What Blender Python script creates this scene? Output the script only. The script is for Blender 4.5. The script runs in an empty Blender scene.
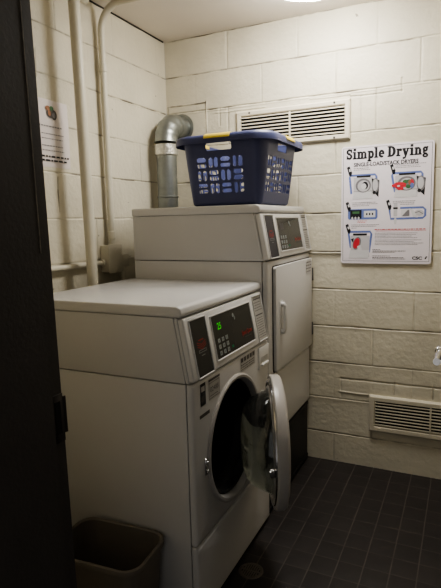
import bpy, bmesh, math, random
from mathutils import Vector, Matrix, noise
random.seed(7)
PI = math.pi
SC = bpy.context.scene
COL = SC.collection

# ------------------------------------------------------------------ materials
def lin(c):
    return tuple(((x/255)/12.92 if x/255 <= .04045 else ((x/255+.055)/1.055)**2.4) for x in c)+(1,)

def mat(name, rgb, rough=.5, metal=0, var=0.0, vscale=8, bump=0.0, bscale=60, spec=.5, trans=0, ior=1.45,
        emit=None, estr=0, dirt=None, coat=0):
    m = bpy.data.materials.new(name); m.use_nodes = True
    nt = m.node_tree; N = nt.nodes; L = nt.links
    b = N['Principled BSDF']
    col = lin(rgb)
    b.inputs['Base Color'].default_value = col
    b.inputs['Roughness'].default_value = rough
    b.inputs['Metallic'].default_value = metal
    b.inputs['Specular IOR Level'].default_value = spec
    b.inputs['Transmission Weight'].default_value = trans
    b.inputs['IOR'].default_value = ior
    b.inputs['Coat Weight'].default_value = coat
    tc = N.new('ShaderNodeTexCoord')
    if var:
        n = N.new('ShaderNodeTexNoise'); n.inputs['Scale'].default_value = vscale; n.inputs['Detail'].default_value = 5
        L.new(tc.outputs['Object'], n.inputs['Vector'])
        r = N.new('ShaderNodeMapRange'); r.inputs[1].default_value = .3; r.inputs[2].default_value = .7
        r.inputs[3].default_value = 1-var; r.inputs[4].default_value = 1+var*.5
        L.new(n.outputs['Fac'], r.inputs[0])
        mx = N.new('ShaderNodeVectorMath'); mx.operation = 'SCALE'; mx.inputs[0].default_value = col[:3]
        L.new(r.outputs[0], mx.inputs['Scale']); L.new(mx.outputs[0], b.inputs['Base Color'])
    if bump:
        n2 = N.new('ShaderNodeTexNoise'); n2.inputs['Scale'].default_value = bscale; n2.inputs['Detail'].default_value = 4
        L.new(tc.outputs['Object'], n2.inputs['Vector'])
        bp = N.new('ShaderNodeBump'); bp.inputs['Strength'].default_value = bump; bp.inputs['Distance'].default_value = .004
        L.new(n2.outputs['Fac'], bp.inputs['Height']); L.new(bp.outputs['Normal'], b.inputs['Normal'])
    if emit:
        b.inputs['Emission Color'].default_value = lin(emit); b.inputs['Emission Strength'].default_value = estr
    return m

def joint_mat(name, base, joint, rough, var=.08, vscale=3, bump=.3, bscale=45, thr=(.42, .6), spec=.4, speck=0, jscale=9, floor=False):
    """paint or tile whose grooves (mesh attribute 'gr') take the joint colour, broken up by noise"""
    m = mat(name, base, rough, spec=spec)
    nt = m.node_tree; N = nt.nodes; L = nt.links; b = N['Principled BSDF']
    tc = N.new('ShaderNodeTexCoord')
    at = N.new('ShaderNodeAttribute'); at.attribute_name = 'gr'
    n = N.new('ShaderNodeTexNoise'); n.inputs['Scale'].default_value = vscale; n.inputs['Detail'].default_value = 6
    L.new(tc.outputs['Object'], n.inputs['Vector'])
    r = N.new('ShaderNodeMapRange'); r.inputs[1].default_value = .3; r.inputs[2].default_value = .7
    r.inputs[3].default_value = 1-var; r.inputs[4].default_value = 1+var*.4
    L.new(n.outputs['Fac'], r.inputs[0])
    sc = N.new('ShaderNodeVectorMath'); sc.operation = 'SCALE'; sc.inputs[0].default_value = lin(base)[:3]
    L.new(r.outputs[0], sc.inputs['Scale'])
    nj = N.new('ShaderNodeTexNoise'); nj.inputs['Scale'].default_value = jscale; nj.inputs['Detail'].default_value = 4
    L.new(tc.outputs['Object'], nj.inputs['Vector'])
    rj = N.new('ShaderNodeMapRange'); rj.inputs[1].default_value = thr[0]; rj.inputs[2].default_value = thr[1]
    L.new(nj.outputs['Fac'], rj.inputs[0])
    mu = N.new('ShaderNodeMath'); mu.operation = 'MULTIPLY'; mu.use_clamp = True
    L.new(at.outputs['Fac'], mu.inputs[0]); L.new(rj.outputs[0], mu.inputs[1])
    last = mu.outputs[0]
    if speck:
        ns = N.new('ShaderNodeTexNoise'); ns.inputs['Scale'].default_value = 22; ns.inputs['Detail'].default_value = 2
        L.new(tc.outputs['Object'], ns.inputs['Vector'])
        rs = N.new('ShaderNodeMapRange'); rs.inputs[1].default_value = .735; rs.inputs[2].default_value = .77; rs.inputs[4].default_value = speck
        L.new(ns.outputs['Fac'], rs.inputs[0])
        ad = N.new('ShaderNodeMath'); ad.operation = 'MAXIMUM'
        L.new(last, ad.inputs[0]); L.new(rs.outputs[0], ad.inputs[1]); last = ad.outputs[0]
    mx = N.new('ShaderNodeMix'); mx.data_type = 'RGBA'
    L.new(last, mx.inputs['Factor']); L.new(sc.outputs[0], mx.inputs['A']); mx.inputs['B'].default_value = lin(joint)
    L.new(mx.outputs['Result'], b.inputs['Base Color'])
    n2 = N.new('ShaderNodeTexNoise'); n2.inputs['Scale'].default_value = bscale; n2.inputs['Detail'].default_value = 5
    L.new(tc.outputs['Object'], n2.inputs['Vector'])
    bp = N.new('ShaderNodeBump'); bp.inputs['Strength'].default_value = bump; bp.inputs['Distance'].default_value = .004
    L.new(n2.outputs['Fac'], bp.inputs['Height']); L.new(bp.outputs['Normal'], b.inputs['Normal'])
    return m

M = {}
M['wall'] = joint_mat('painted_block', (208, 202, 184), (66, 57, 47), .5, var=.15, vscale=2.6, bump=.8, bscale=38, thr=(.41, .60), speck=.6)
M['tile'] = joint_mat('dark_quarry_tile', (47, 43, 42), (82, 76, 71), .5, var=.2, vscale=4, bump=.08, bscale=60, thr=(.25, .45), spec=.4)
M['ceiling'] = mat('ceiling_paint', (222, 215, 206), .7, var=.06, vscale=2, bump=.15, bscale=30)
M['pipe'] = mat('painted_pipe', (203, 198, 182), .45, var=.06, vscale=12, bump=.15, bscale=40)
M['enamel'] = mat('white_enamel', (206, 205, 204), .2, var=.02, vscale=2, spec=.5)
M['enamel2'] = mat('white_enamel_side', (198, 197, 196), .38, var=.03, vscale=3, bump=.05, bscale=200)
M['plastic'] = mat('console_plastic', (206, 205, 203), .36, var=.02)
M['seam'] = mat('seam_shadow', (56, 52, 48), .8)
M['black'] = mat('console_black', (26, 27, 29), .32, var=.1, vscale=20)
M['glossblack'] = mat('display_gloss', (13, 15, 16), .16, spec=.6)
M['rubber'] = mat('door_gasket', (30, 30, 31), .6, bump=.1)
M['drum'] = mat('drum_steel', (90, 90, 92), .4, metal=.9, var=.1)
M['greyplate'] = mat('grey_label', (172, 170, 166), .6, var=.05, vscale=40)
M['greytext'] = mat('label_ink', (84, 80, 78), .7)
M['key'] = mat('keypad_key', (128, 134, 132), .5)
M['keygreen'] = mat('green_key', (20, 105, 70), .5)
M['red'] = mat('red_ink', (158, 40, 34), .5)
M['led'] = mat('green_led', (30, 200, 40), .5, emit=(70, 255, 40), estr=.2)
M['chrome'] = mat('chrome', (205, 205, 205), .18, metal=1)
M['ringgrey'] = mat('ring_grey', (176, 172, 168), .35, var=.03)
M['glass'] = mat('bowl_glass', (205, 210, 210), .02, trans=1.0, ior=1.46, bump=.35, bscale=9)
M['standblack'] = mat('black_stand', (22, 21, 21), .55, var=.15, vscale=15, bump=.1)
M['basket'] = mat('blue_basket_plastic', (70, 76, 114), .42, var=.06, vscale=10, bump=.05)
M['yellow'] = mat('yellow_grip', (214, 190, 84), .5, var=.05)
M['galv'] = mat('galvanised_steel', (146, 150, 148), .38, metal=.85, var=.2, vscale=14, bump=.1, bscale=30)
M['foil'] = mat('foil_tape', (215, 215, 210), .3, metal=.9, var=.2, vscale=60, bump=1.0, bscale=90)
M['grille'] = mat('grille_paint', (210, 203, 186), .45, var=.05, vscale=15, bump=.1)
M['grille2'] = mat('grille_wall_paint', (203, 196, 178), .55, var=.08, vscale=12, bump=.35, bscale=50)
M['void'] = mat('duct_void', (14, 13, 12), .9)
M['paper'] = mat('laminated_paper', (226, 220, 226), .32, var=.02)
M['notice'] = mat('notice_paper', (214, 206, 204), .6, var=.02)
M['ink'] = mat('print_black', (24, 24, 28), .6)
M['inkgrey'] = mat('print_grey', (120, 118, 122), .6)
M['inklight'] = mat('print_light_grey', (190, 188, 192), .6)
M['blue'] = mat('print_blue', (104, 120, 176), .6)
M['palegrey'] = mat('print_pale', (206, 205, 208), .6)
M['inkred'] = mat('print_red', (196, 48, 62), .6)
M['inkgreen'] = mat('print_green', (70, 110, 72), .6)
M['orange'] = mat('print_orange', (150, 104, 76), .6)
M['jamb'] = mat('dark_door_paint', (66, 63, 62), .5, var=.08, vscale=6, bump=.12, bscale=120)
M['jambwear'] = mat('worn_edge', (120, 112, 100), .6, var=.4, vscale=50)
M['brass'] = mat('dull_strike_metal', (62, 58, 56), .5, metal=.2)
M['bin'] = mat('taupe_bin_plastic', (116, 110, 103), .5, var=.05, vscale=20)
M['lamp'] = mat('lamp_glass', (255, 246, 228), .4, emit=(255, 251, 244), estr=1.0)
M['lampbase'] = mat('lamp_base', (220, 214, 200), .4)
M['drain'] = mat('drain_metal', (96, 90, 84), .55, metal=.3, var=.2, vscale=40)
M['wallplain'] = mat('wall_paint_plain', (214, 204, 180), .65, var=.06, vscale=3, bump=.3, bscale=38)

# ------------------------------------------------------------------ mesh helpers
def nbm(): return bmesh.new()

def obj(name, bm, mats, parent=None, base=None, smooth=40, loc=None):
    """links bm (world coordinates) as ONE mesh object; its origin is base, or the parent's origin"""
    off = Vector(base) if base is not None else (parent.matrix_basis.translation.copy() if parent and loc is None else Vector((0, 0, 0)))
    if parent is not None and loc is None:
        p = parent; off = Vector((0, 0, 0))
        while p is not None:
            off += p.location; p = p.parent
    bmesh.ops.translate(bm, verts=bm.verts, vec=-off)
    bmesh.ops.remove_doubles(bm, verts=bm.verts, dist=1e-6)
    me = bpy.data.meshes.new(name); bm.to_mesh(me); bm.free()
    if not isinstance(mats, (list, tuple)): mats = [mats]
    for m in mats: me.materials.append(M[m])
    if smooth:
        me.shade_smooth()
        me.set_sharp_from_angle(angle=math.radians(smooth))
    o = bpy.data.objects.new(name, me); COL.objects.link(o)
    if parent is not None: o.parent = parent
    if loc is not None: o.location = loc
    elif parent is None: o.location = off
    return o

def thing(name, label, cat, loc, group=None):
    o = bpy.data.objects.new(name, None); COL.objects.link(o); o.location = loc
    o.empty_display_size = .1
    return tag(o, label, cat, group)

def tag(o, label, cat, group=None):
    o['label'] = label; o['category'] = cat
    if group: o['group'] = group
    return o

def struct(name, bm, mats, **k):
    o = obj(name, bm, mats, **k); o['kind'] = 'structure'; return o

def box(bm, x0, x1, y0, y1, z0, z1, bev=0, seg=2, m=0, X=None):
    r = bmesh.ops.create_cube(bm, size=1)
    vs = r['verts']
    for v in vs:
        v.co = Vector((x0+(v.co.x+.5)*(x1-x0), y0+(v.co.y+.5)*(y1-y0), z0+(v.co.z+.5)*(z1-z0)))
        if X is not None: v.co = X @ v.co
    fs = set(f for v in vs for f in v.link_faces)
    for f in fs: f.material_index = m
    if bev:
        es = list(set(e for v in vs for e in v.link_edges))
        r = bmesh.ops.bevel(bm, geom=es, offset=bev, segments=seg, profile=.5, affect='EDGES', clamp_overlap=True)
        for f in r['faces']: f.material_index = m

def prism(bm, prof, axis, a0, a1, bev=0, seg=2, m=0, X=None):
    """profile polygon extruded along an axis; profile in the two other axes, in x,y,z order"""
    def P(p, a):
        c = [p[0], p[1]]; c.insert(axis, a); v = Vector(c)
        return X @ v if X is not None else v
    A = [bm.verts.new(P(p, a0)) for p in prof]; B = [bm.verts.new(P(p, a1)) for p in prof]
    fs = [bm.faces.new(A), bm.faces.new(B[::-1])]
    n = len(prof)
    for i in range(n):
        fs.append(bm.faces.new((A[i], B[i], B[(i+1) % n], A[(i+1) % n])))
    for f in fs: f.material_index = m
    bmesh.ops.recalc_face_normals(bm, faces=fs)
    if bev:
        es = list(set(e for f in fs for e in f.edges))
        r = bmesh.ops.bevel(bm, geom=es, offset=bev, segments=seg, profile=.5, affect='EDGES', clamp_overlap=True)
        for f in r['faces']: f.material_index = m

def tube(bm, pts, r, n=16, m=0, caps=True):
    pts = [Vector(p) for p in pts]
    rings = []
    up = None
    for i, p in enumerate(pts):
        t = (pts[min(i+1, len(pts)-1)]-pts[max(i-1, 0)]).normalized()
        if up is None:
            up = t.orthogonal().normalized()
        else:
            up = (up - t*up.dot(t)).normalized()
        s = t.cross(up)
        rr = r[i] if isinstance(r, (list, tuple)) else r
        rings.append([bm.verts.new(p+(up*math.cos(2*PI*k/n)+s*math.sin(2*PI*k/n))*rr) for k in range(n)])
    for a, b in zip(rings, rings[1:]):
        for k in range(n):
            f = bm.faces.new((a[k], a[(k+1) % n], b[(k+1) % n], b[k])); f.material_index = m
    if caps:
        for rg, rev in ((rings[0], True), (rings[-1], False)):
            f = bm.faces.new(rg[::-1] if rev else rg); f.material_index = m

def lathe(bm, prof, c, axis, n=48, m=0, closed=False, ms=None):
    """prof: list of (radius, height along axis)"""
    c = Vector(c); ax = Vector(axis).normalized()
    u = Vector((0, 0, 1)) if abs(ax.z) < .9 else Vector((1, 0, 0))
    u = (u-ax*u.dot(ax)).normalized(); w = ax.cross(u)
    rings = []
    for r, h in prof:
        if r < 1e-6: rings.append([bm.verts.new(c+ax*h)])
        else: rings.append([bm.verts.new(c+ax*h+(u*math.cos(2*PI*k/n)+w*math.sin(2*PI*k/n))*r) for k in range(n)])
    pr = list(zip(rings, rings[1:]))
    if closed: pr.append((rings[-1], rings[0]))
    for q, (a, b) in enumerate(pr):
        for k in range(n):
            k2 = (k+1) % n
            if len(a) == 1 and len(b) == 1: continue
            if len(a) == 1: f = bm.faces.new((a[0], b[k2], b[k]))
            elif len(b) == 1: f = bm.faces.new((a[k], a[k2], b[0]))
            else: f = bm.faces.new((a[k], a[k2], b[k2], b[k]))
            f.material_index = ms[q] if ms else m
    bmesh.ops.recalc_face_normals(bm, faces=bm.faces)

def arc3(c, u, w, r, a0, a1, n):
    c = Vector(c); u = Vector(u); w = Vector(w)
    return [c+(u*math.cos(a0+(a1-a0)*k/n)+w*math.sin(a0+(a1-a0)*k/n))*r for k in range(n+1)]

_tc = {}
def text_geo(s, bold=0, shear=0):
    key = (s, bold, shear)
    if key in _tc: return _tc[key]
    cu = bpy.data.curves.new('lettering', 'FONT'); cu.body = s; cu.size = 1; cu.offset = bold; cu.shear = shear; cu.resolution_u = 3
    o = bpy.data.objects.new('lettering', cu); COL.objects.link(o)
    dg = bpy.context.evaluated_depsgraph_get(); dg.update()
    me = bpy.data.meshes.new_from_object(o.evaluated_get(dg))
    g = ([v.co.copy() for v in me.vertices], [list(p.vertices) for p in me.polygons])
    bpy.data.objects.remove(o); bpy.data.curves.remove(cu); bpy.data.meshes.remove(me)
    _tc[key] = g; return g

class Draw:
    """flat print on a surface: X maps (right, up, out) to the world"""
    def __init__(s, bm, X, h=.0006): s.bm = bm; s.X = X; s.h = h; s.k = 0
    def _v(s, x, y, h): return s.bm.verts.new(s.X @ Vector((x, y, h)))
    def poly(s, pts, m, lift=0):
        f = s.bm.faces.new([s._v(x, y, s.h+lift) for x, y in pts]); f.material_index = m
    def rect(s, x0, y0, x1, y1, m, lift=0): s.poly([(x0, y0), (x1, y0), (x1, y1), (x0, y1)], m, lift)
    def ell(s, x, y, rx, ry, m, lift=0, n=24, rot=0):
        c, q = math.cos(rot), math.sin(rot)
        s.poly([(x+rx*math.cos(2*PI*k/n)*c-ry*math.sin(2*PI*k/n)*q, y+rx*math.cos(2*PI*k/n)*q+ry*math.sin(2*PI*k/n)*c) for k in range(n)], m, lift)
    def stroke(s, pts, w, m, lift=0, closed=False):
        pts = [Vector(p) for p in pts]; n = len(pts); A = []; B = []
        for i, p in enumerate(pts):
            a = pts[(i-1) % n] if closed or i else pts[0]; b = pts[(i+1) % n] if closed or i < n-1 else pts[-1]
            t = (b-a)
            if t.length < 1e-9: t = Vector((1, 0))
            t.normalize(); q = Vector((-t.y, t.x))*(w[i] if isinstance(w, (list, tuple)) else w)*.5
            A.append(s._v(p.x+q.x, p.y+q.y, s.h+lift)); B.append(s._v(p.x-q.x, p.y-q.y, s.h+lift))
        for i in range(n if closed else n-1):
            j = (i+1) % n
            f = s.bm.faces.new((B[i], B[j], A[j], A[i])); f.material_index = m
    def text(s, t, x, y, size, m, width=None, bold=0, shear=0, lift=0, align='l'):
        vs, fs = text_geo(t, bold, shear)
        if not vs: return
        x0 = min(v.x for v in vs); x1 = max(v.x for v in vs)
        sx = size if width is None else width/(x1-x0)
        off = -x0*sx if align == 'l' else -(x0+x1)/2*sx
        V = [s._v(x+off+v.x*sx, y+v.y*size, s.h+lift) for v in vs]
        for f in fs:
            try: q = s.bm.faces.new([V[i] for i in f]); q.material_index = m
            except ValueError: pass
    def lines(s, x0, x1, y, n, dy, m, hgt, ragged=.2, lift=0):
        """lines of fine print, too small to read: broken dashes"""
        for i in range(n):
            xe = x1-(x1-x0)*random.random()*ragged; x = x0
            while x < xe:
                w = random.uniform(.5, 1.6)*hgt*2.2
                s.rect(x, y-i*dy, min(x+w, xe), y-i*dy+hgt, m, lift); x += w+hgt*.9

def frame(origin, right, up):
    r = Vector(right).normalized(); u = Vector(up).normalized(); n = r.cross(u)
    Q = Matrix((r, u, n)).transposed().to_4x4(); Q.translation = Vector(origin); return Q

# ------------------------------------------------------------------ relief walls and floor
def smooth01(t): t = max(0, min(1, t)); return t*t*(3-2*t)

def relief(name, L0, L1, Z0, Z1, place, us_extra, zs_extra, height, matname, step):
    us = set(); zs = set()
    k = L0
    while k < L1: us.add(round(k, 4)); k += step
    k = Z0
    while k < Z1: zs.add(round(k, 4)); k += step
    us |= {round(u, 4) for u in us_extra if L0 < u < L1}; zs |= {round(z, 4) for z in zs_extra if Z0 < z < Z1}
    us.add(round(L1, 4)); zs.add(round(Z1, 4))
    us = sorted(us); zs = sorted(zs)
    me = bpy.data.meshes.new(name)
    V = []; G = []
    for z in zs:
        for u in us:
            h, g = height(u, z); V.append(place(u, z, h)); G.append(g)
    nu = len(us)
    F = [(j*nu+i, j*nu+i+1, (j+1)*nu+i+1, (j+1)*nu+i) for j in range(len(zs)-1) for i in range(nu-1)]
    me.from_pydata(V, [], F)
    a = me.attributes.new('gr', 'FLOAT', 'POINT'); a.data.foreach_set('value', G)
    me.materials.append(M[matname]); me.shade_smooth()
    o = bpy.data.objects.new(name, me); COL.objects.link(o); o['kind'] = 'structure'
    return o

OFFS = (-.011, -.006, -.003, 0, .003, .006, .011)
ZG, RH, BL = .1652, .203, .406
def block_wall(name, L0, L1, place, joint0, segs, H=2.4, seed=0):
    rows = [ZG+RH*k for k in range(-1, 12)]
    def amp(u, k, s):
        return .35+.65*smooth01(.5+1.3*noise.noise(Vector((u*1.7+s*9.1, k*3.3, seed))))
    jamp = {}
    def ja(k, j):
        if (k, j) not in jamp:
            jamp[(k, j)] = random.choice([.12, .2, .35, .6, .9])
        return jamp[(k, j)]
    us = set(); zs = set()
    j = joint0-BL*20
    while j < L1+.1:
        for o in OFFS: us.add(j+o)
        j += BL/2
    for r in rows:
        for o in OFFS: zs.add(r+o); zs.add(r+o*.5)
    for (a0, b0, a1, b1, dep, gr) in segs:
        for o in OFFS: us |= {a0+o, a1+o}; zs |= {b0+o, b1+o}
    def height(u, z):
        d = 0; g = 0
        k = math.floor((z-ZG)/RH)
        for kk in (k, k+1):
            rz = ZG+kk*RH
            if kk < 0 and False: continue
            dist = abs(z-rz-.003*noise.noise(Vector((u*7, kk*5.1, seed))))
            if dist < .011:
                a = amp(u, kk, 1)
                q = 1-smooth01(dist/.0065)
                d -= .0042*a*q
                g = max(g, q*(.35+.65*a))
                if -.011 < z-rz < -.003: d += .0016*a
        off = joint0 if k % 2 else joint0+BL/2
        jn = round((u-off)/BL); dist = abs(u-(off+jn*BL))
        if dist < .011:
            a = ja(k, jn); q = 1-smooth01(dist/.0065)
            d -= .0035*a*q; g = max(g, q*a*.35)
        for (a0, b0, a1, b1, dep, gr) in segs:
            if a0-.006 <= u <= a1+.006 and b0-.006 <= z <= b1+.006:
                dist = abs(z-b0-.005*noise.noise(Vector((u*11, b0*9, seed)))) if b0 == b1 else abs(u-a0-.004*noise.noise(Vector((z*13, a0*9, seed))))
                q = 1-smooth01(dist/.0065)
                d += dep*q; g = max(g, q*gr)
        d += .0012*noise.noise(Vector((u*3+seed, z*5, k*.7)))+.0006*noise.noise(Vector((u*14, z*14, seed)))
        return d, g
    return relief(name, L0, L1, 0, H, place, us, zs, height, 'wall', .03)

# segs: u0,z0,u1,z1, depth, darkness
back_segs = [
    (.015, 2.033, .26, 2.033, .004, 1.0), (.265, 1.88, .265, 2.035, .004, .9), (.015, 1.93, .015, 2.033, .003, .7),
    (1.05, .485, 1.62, .485, -.004, .5), (1.05, .385, 1.05, .485, -.002, .3), (1.05, .41, 1.19, .41, .004, .6), (1.33, .43, 1.33, .485, -.003, .6), (1.52, .43, 1.52, .485, -.003, .6),
    (.33, 1.968, .62, 1.968, .003, .35), (1.09, 1.965, 1.33, 1.965, -.003, .5), (1.333, 1.965, 1.333, 2.02, -.003, .4), (.88, 1.976, 1.08, 1.976, .003, .3),
    (.35, 1.90, .35, 1.99, -.003, .3), (1.14, 1.80, 1.14, 1.96, -.002, .15),
]
RX = 2.1; YF = -1.95; HC = 2.4
block_wall('wall_back', 0, RX, lambda u, z, h: (u, -h, z), 1.0113, back_segs, seed=3)
left_segs = [(-.955, 1.42, -.955, 1.56, -.003, .9), (-1.04, 1.98, -1.04, 2.08, -.003, .6)]
block_wall('wall_left', YF-.02, 0, lambda u, z, h: (h, u, z), -.30, left_segs, seed=11)

TX, TY = .0975, .1035
def floor_h(u, v):
    iu = round((u-.94)/TX); iv = round((v+.025)/TY)
    du = abs(u-(.94+iu*TX)); dv = abs(v-(-.025+iv*TY))
    a = 1-smooth01(du/.0035); b = 1-smooth01(dv/.0035)
    g = max(a*1.0, b*.55)
    return -.0005*g, g
us = set(); vs_ = set()
i = -30
while i < 40:
    for o in (-.0036, -.0018, 0, .0018, .0036):
        us.add(.94+i*TX+o); vs_.add(-.025+i*TY+o)
    i += 1
relief('floor', 0, RX, -3.3, 0, lambda u, v, h: (u, v, h), us, vs_, floor_h, 'tile', .2)

bm = nbm(); box(bm, -.1, RX+.1, -3.3, .1, HC, HC+.1)
struct('ceiling', bm, 'ceiling')
bm = nbm(); box(bm, RX, RX+.1, -3.3, .1, 0, HC)
struct('wall_right', bm, 'wallplain')
# crack where ceiling meets left wall, its shade drawn as a dark strip
bm = nbm()
prev = None
tube(bm, [(.004, y, HC-.003+.0015*math.sin(y*23)) for y in [-.02-.1*i for i in range(19)]], .004, 6)
struct('crack_shade_1', bm, 'seam')

# front wall with the doorway we look through
XJ, XK, DH = .878, 1.70, 2.12
JY = -1.945
bm = nbm()
box(bm, -.1, XJ-.05, -2.26, -1.955, 0, HC)
box(bm, XK+.05, RX, -2.26, -1.955, 0, HC)
box(bm, XJ-.05, XK+.05, -2.26, -1.955, DH+.05, HC)
struct('wall_front', bm, 'wallplain')
# steel door frame: rebated profile on each side
bm = nbm()
def jamb_prof(s, x):   # s=+1: left jamb (reveal faces +x)
    return [(x, JY), (x, -1.981), (x+s*.014, -1.985), (x+s*.014, -2.28), (x-s*.10, -2.28), (x-s*.10, -2.262), (x-s*.05, -2.262),
            (x-s*.05, -1.953), (x-s*.08, -1.953), (x-s*.08, JY)]
prism(bm, jamb_prof(1, XJ-.004), 2, 0, DH, m=0)
prism(bm, jamb_prof(-1, XK+.004), 2, 0, DH, m=0)
prism(bm, [(JY, DH-.004), (-1.981, DH-.004), (-1.985, DH-.018), (-2.28, DH-.018), (-2.28, DH+.09), (-2.262, DH+.09), (-2.262, DH+.05), (-1.953, DH+.05), (-1.953, DH+.08), (JY, DH+.08)], 0, XJ-.08, XK+.08)
fr = struct('door_frame', bm, 'jamb', smooth=0)
bm = nbm(); box(bm, XJ+.0095, XJ+.0112, -1.9858, -1.9838, 1.30, 2.1)
_w = bm
obj_w = obj('worn_paint_edge', bm, 'jambwear', fr)
bm = nbm()
XR = XJ-.004
box(bm, XR-.001, XR+.0015, -1.974, -1.944, .895, 1.0, .0006)
prism(bm, [(XR-.001, -1.944), (XR+.0015, -1.944), (XR+.004, -1.938), (XR+.002, -1.9365), (XR-.001, -1.942)], 2, .912, .992)
s = obj('strike_plate', bm, 'brass', fr); strike = s
bm = nbm(); box(bm, XR, XR+.0022, -1.969, -1.953, .915, .985)
hole_ = obj('latch_hole', bm, 'void', s, smooth=0)
for q in (fr, obj_w, strike, hole_):      # the old frame stands slightly out of plumb
    for v in q.data.vertices: v.co.x += .0205-.0137*v.co.z

# door leaf swung open into the room, beyond the right edge of the picture
bm = nbm(); box(bm, 1.652, 1.697, -1.94, -1.13, .01, DH-.01, .002)
dr = struct('door_1', bm, 'jamb')
bm = nbm()
HYc = -1.20; HZ = .972
lathe(bm, [(0, 0), (.026, 0), (.026, .006), (.022, .009), (.011, .011), (.011, .04)], (1.652, HYc, HZ), (-1, 0, 0), 24)
tube(bm, [(1.597, HYc+.012, HZ), (1.594, HYc-.02, HZ), (1.588, HYc-.06, HZ), (1.588, HYc-.105, HZ-.002)], [.0125, .0125, .012, .010], 16)
box(bm, 1.578, 1.617, HYc-.018, HYc+.018, HZ-.016, HZ+.016, .008, 3)
obj('lever_handle', bm, 'chrome', dr)

# ------------------------------------------------------------------ laundry machines
def console(root, y0, W, xl, xf, zb, zt, led):
    """sloping control panel: s along +y from y0, t up the slope"""
    dx = xf-xl; dz = zt-zb; Lt = math.hypot(dx, dz)
    X = frame((xf, y0, zb), (0, 1, 0), (-dx, 0, dz))
    bm = nbm()
    box(bm, .004, W-.004, .004, Lt-.002, -.03, .006, .007, 3, X=X)
    pan = obj('control_panel', bm, 'plastic', root)
    # raised bezel ribs around the two insets
    bm = nbm()
    for (a, b, c, d) in ((.034, .150, .006, .202), (.182, .540, .028, .19), (.573, .684-.012, .010, .204)):
        w = .004
        box(bm, a, b, c, c+w, .004, .010, .0015, 1, X=X); box(bm, a, b, d-w, d, .004, .010, .0015, 1, X=X)
        box(bm, a, a+w, c, d, .004, .010, .0015, 1, X=X); box(bm, b-w, b, c, d, .004, .010, .0015, 1, X=X)
    obj('panel_bezel', bm, 'plastic', pan)
    bm = nbm(); box(bm, .039, .145, .011, .197, .004, .0075, .001, 1, X=X)
    D = Draw(bm, X, .0082)
    for q in range(3): D.stroke([(.062, .122-q*.007), (.092, .112-q*.007), (.122, .122-q*.007)], .0026, 1)
    D.rect(.075, .126, .109, .130, 1)
    D.rect(.066, .086, .120, .096, 2)
    D.rect(.069, .0885, .117, .0935, 0, .0003)
    D.rect(.08, .075, .105, .078, 2)
    obj('card_reader', bm, ['black', 'red', 'key'], pan)
    bm = nbm(); box(bm, .187, .535, .033, .185, .004, .0065, .001, 1, X=X)
    D = Draw(bm, X, .0070)
    if led: D.text('25', .226, .134, .034, 3, width=.030, bold=.01)
    else: D.rect(.225, .130, .275, .160, 5)
    for r in range(3):
        for c in range(3):
            x = .212+c*.032; y = .100-r*.0225
            D.rect(x, y-.012, x+.020, y+.003, 1)
            D.rect(x+.007, y-.007, x+.013, y-.002, 5, .0002)
    D.rect(.317, .048, .333, .058, 4)
    D.stroke([(.345, .04), (.345, .18)], .0012, 5)
    D.ell(.368, .163, .008, .008, 1); D.rect(.372, .145, .379, .162, 1); D.ell(.378, .150, .006, .006, 1)
    D.text('Speed Queen', .420, .072, .026, 2, width=.102, bold=.006, shear=.25)
    D.lines(.445, .515, .060, 1, .01, 5, .003)
    obj('display', bm, ['glossblack', 'key', 'red', 'led', 'keygreen', 'greytext'], pan)
    bm = nbm(); box(bm, .578, .668, .014, .200, .004, .0065, .001, 1, X=X)
    D = Draw(bm, X, .0070)
    D.rect(.583, .185, .663, .190, 1)
    D.lines(.583, .663, .172, 4, .011, 1, .0028)
    D.rect(.583, .118, .663, .123, 1)
    D.lines(.583, .663, .106, 9, .010, 1, .0026)
    obj('instruction_label', bm, ['greyplate', 'greytext'], pan)
    return pan

def cabinet_top(root, y0, y1, xb, xl, xf, zb, zl, zh):
    """upper housing: trapezoid side panels, and the lid"""
    bm = nbm()
    e = .0
    g = .026
    prism(bm, [(xb, zb), (xf-g, zb), (xl-g, zl), (xb, zl)], 1, y0, y1, .003, 2)
    prism(bm, [(xf-g+.0025, zb), (xf-.012, zb), (xl-.012, zl), (xl-g+.0025, zl)], 1, y0, y1, .004, 2)
    obj('upper_housing', bm, 'enamel2', root)
    bm = nbm()
    prism(bm, [(xb-.004, zl+.001), (xl+.002, zl+.001), (xl+.008, zl+.012), (xl+.002, zh-.006), (xl-.012, zh), (xb-.004, zh)], 1, y0-.003, y1+.003, .007, 3)
    obj('lid', bm, 'enamel', root)

def cabinet_body(root, y0, y1, xb, xf, z0, z1, name='cabinet'):
    bm = nbm()
    g = .026
    # open-fronted shell: near side, far side, back, base, top
    box(bm, xb, xf-g, y0, y0+.012, z0, z1, .003)
    box(bm, xb, xf-g, y1-.012, y1, z0, z1, .003)
    box(bm, xb, xb+.012, y0+.006, y1-.006, z0, z1)
    box(bm, xb, xf-g, y0+.006, y1-.006, z0+.002, z0+.014)
    box(bm, xb, xf-g, y0+.006, y1-.006, z1-.014, z1-.002)
    return obj(name, bm, 'enamel2', root)

def rrect(cy, cz, hy, hz, r, n=6):
    P = []
    for (sy, sz, a) in ((1, 1, 0), (-1, 1, PI/2), (-1, -1, PI), (1, -1, 3*PI/2)):
        for k in range(n+1):
            t = a+PI/2*k/n
            P.append((cy+sy*(hy-r)+r*math.cos(t), cz+sz*(hz-r)+r*math.sin(t)))
    return P

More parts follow.
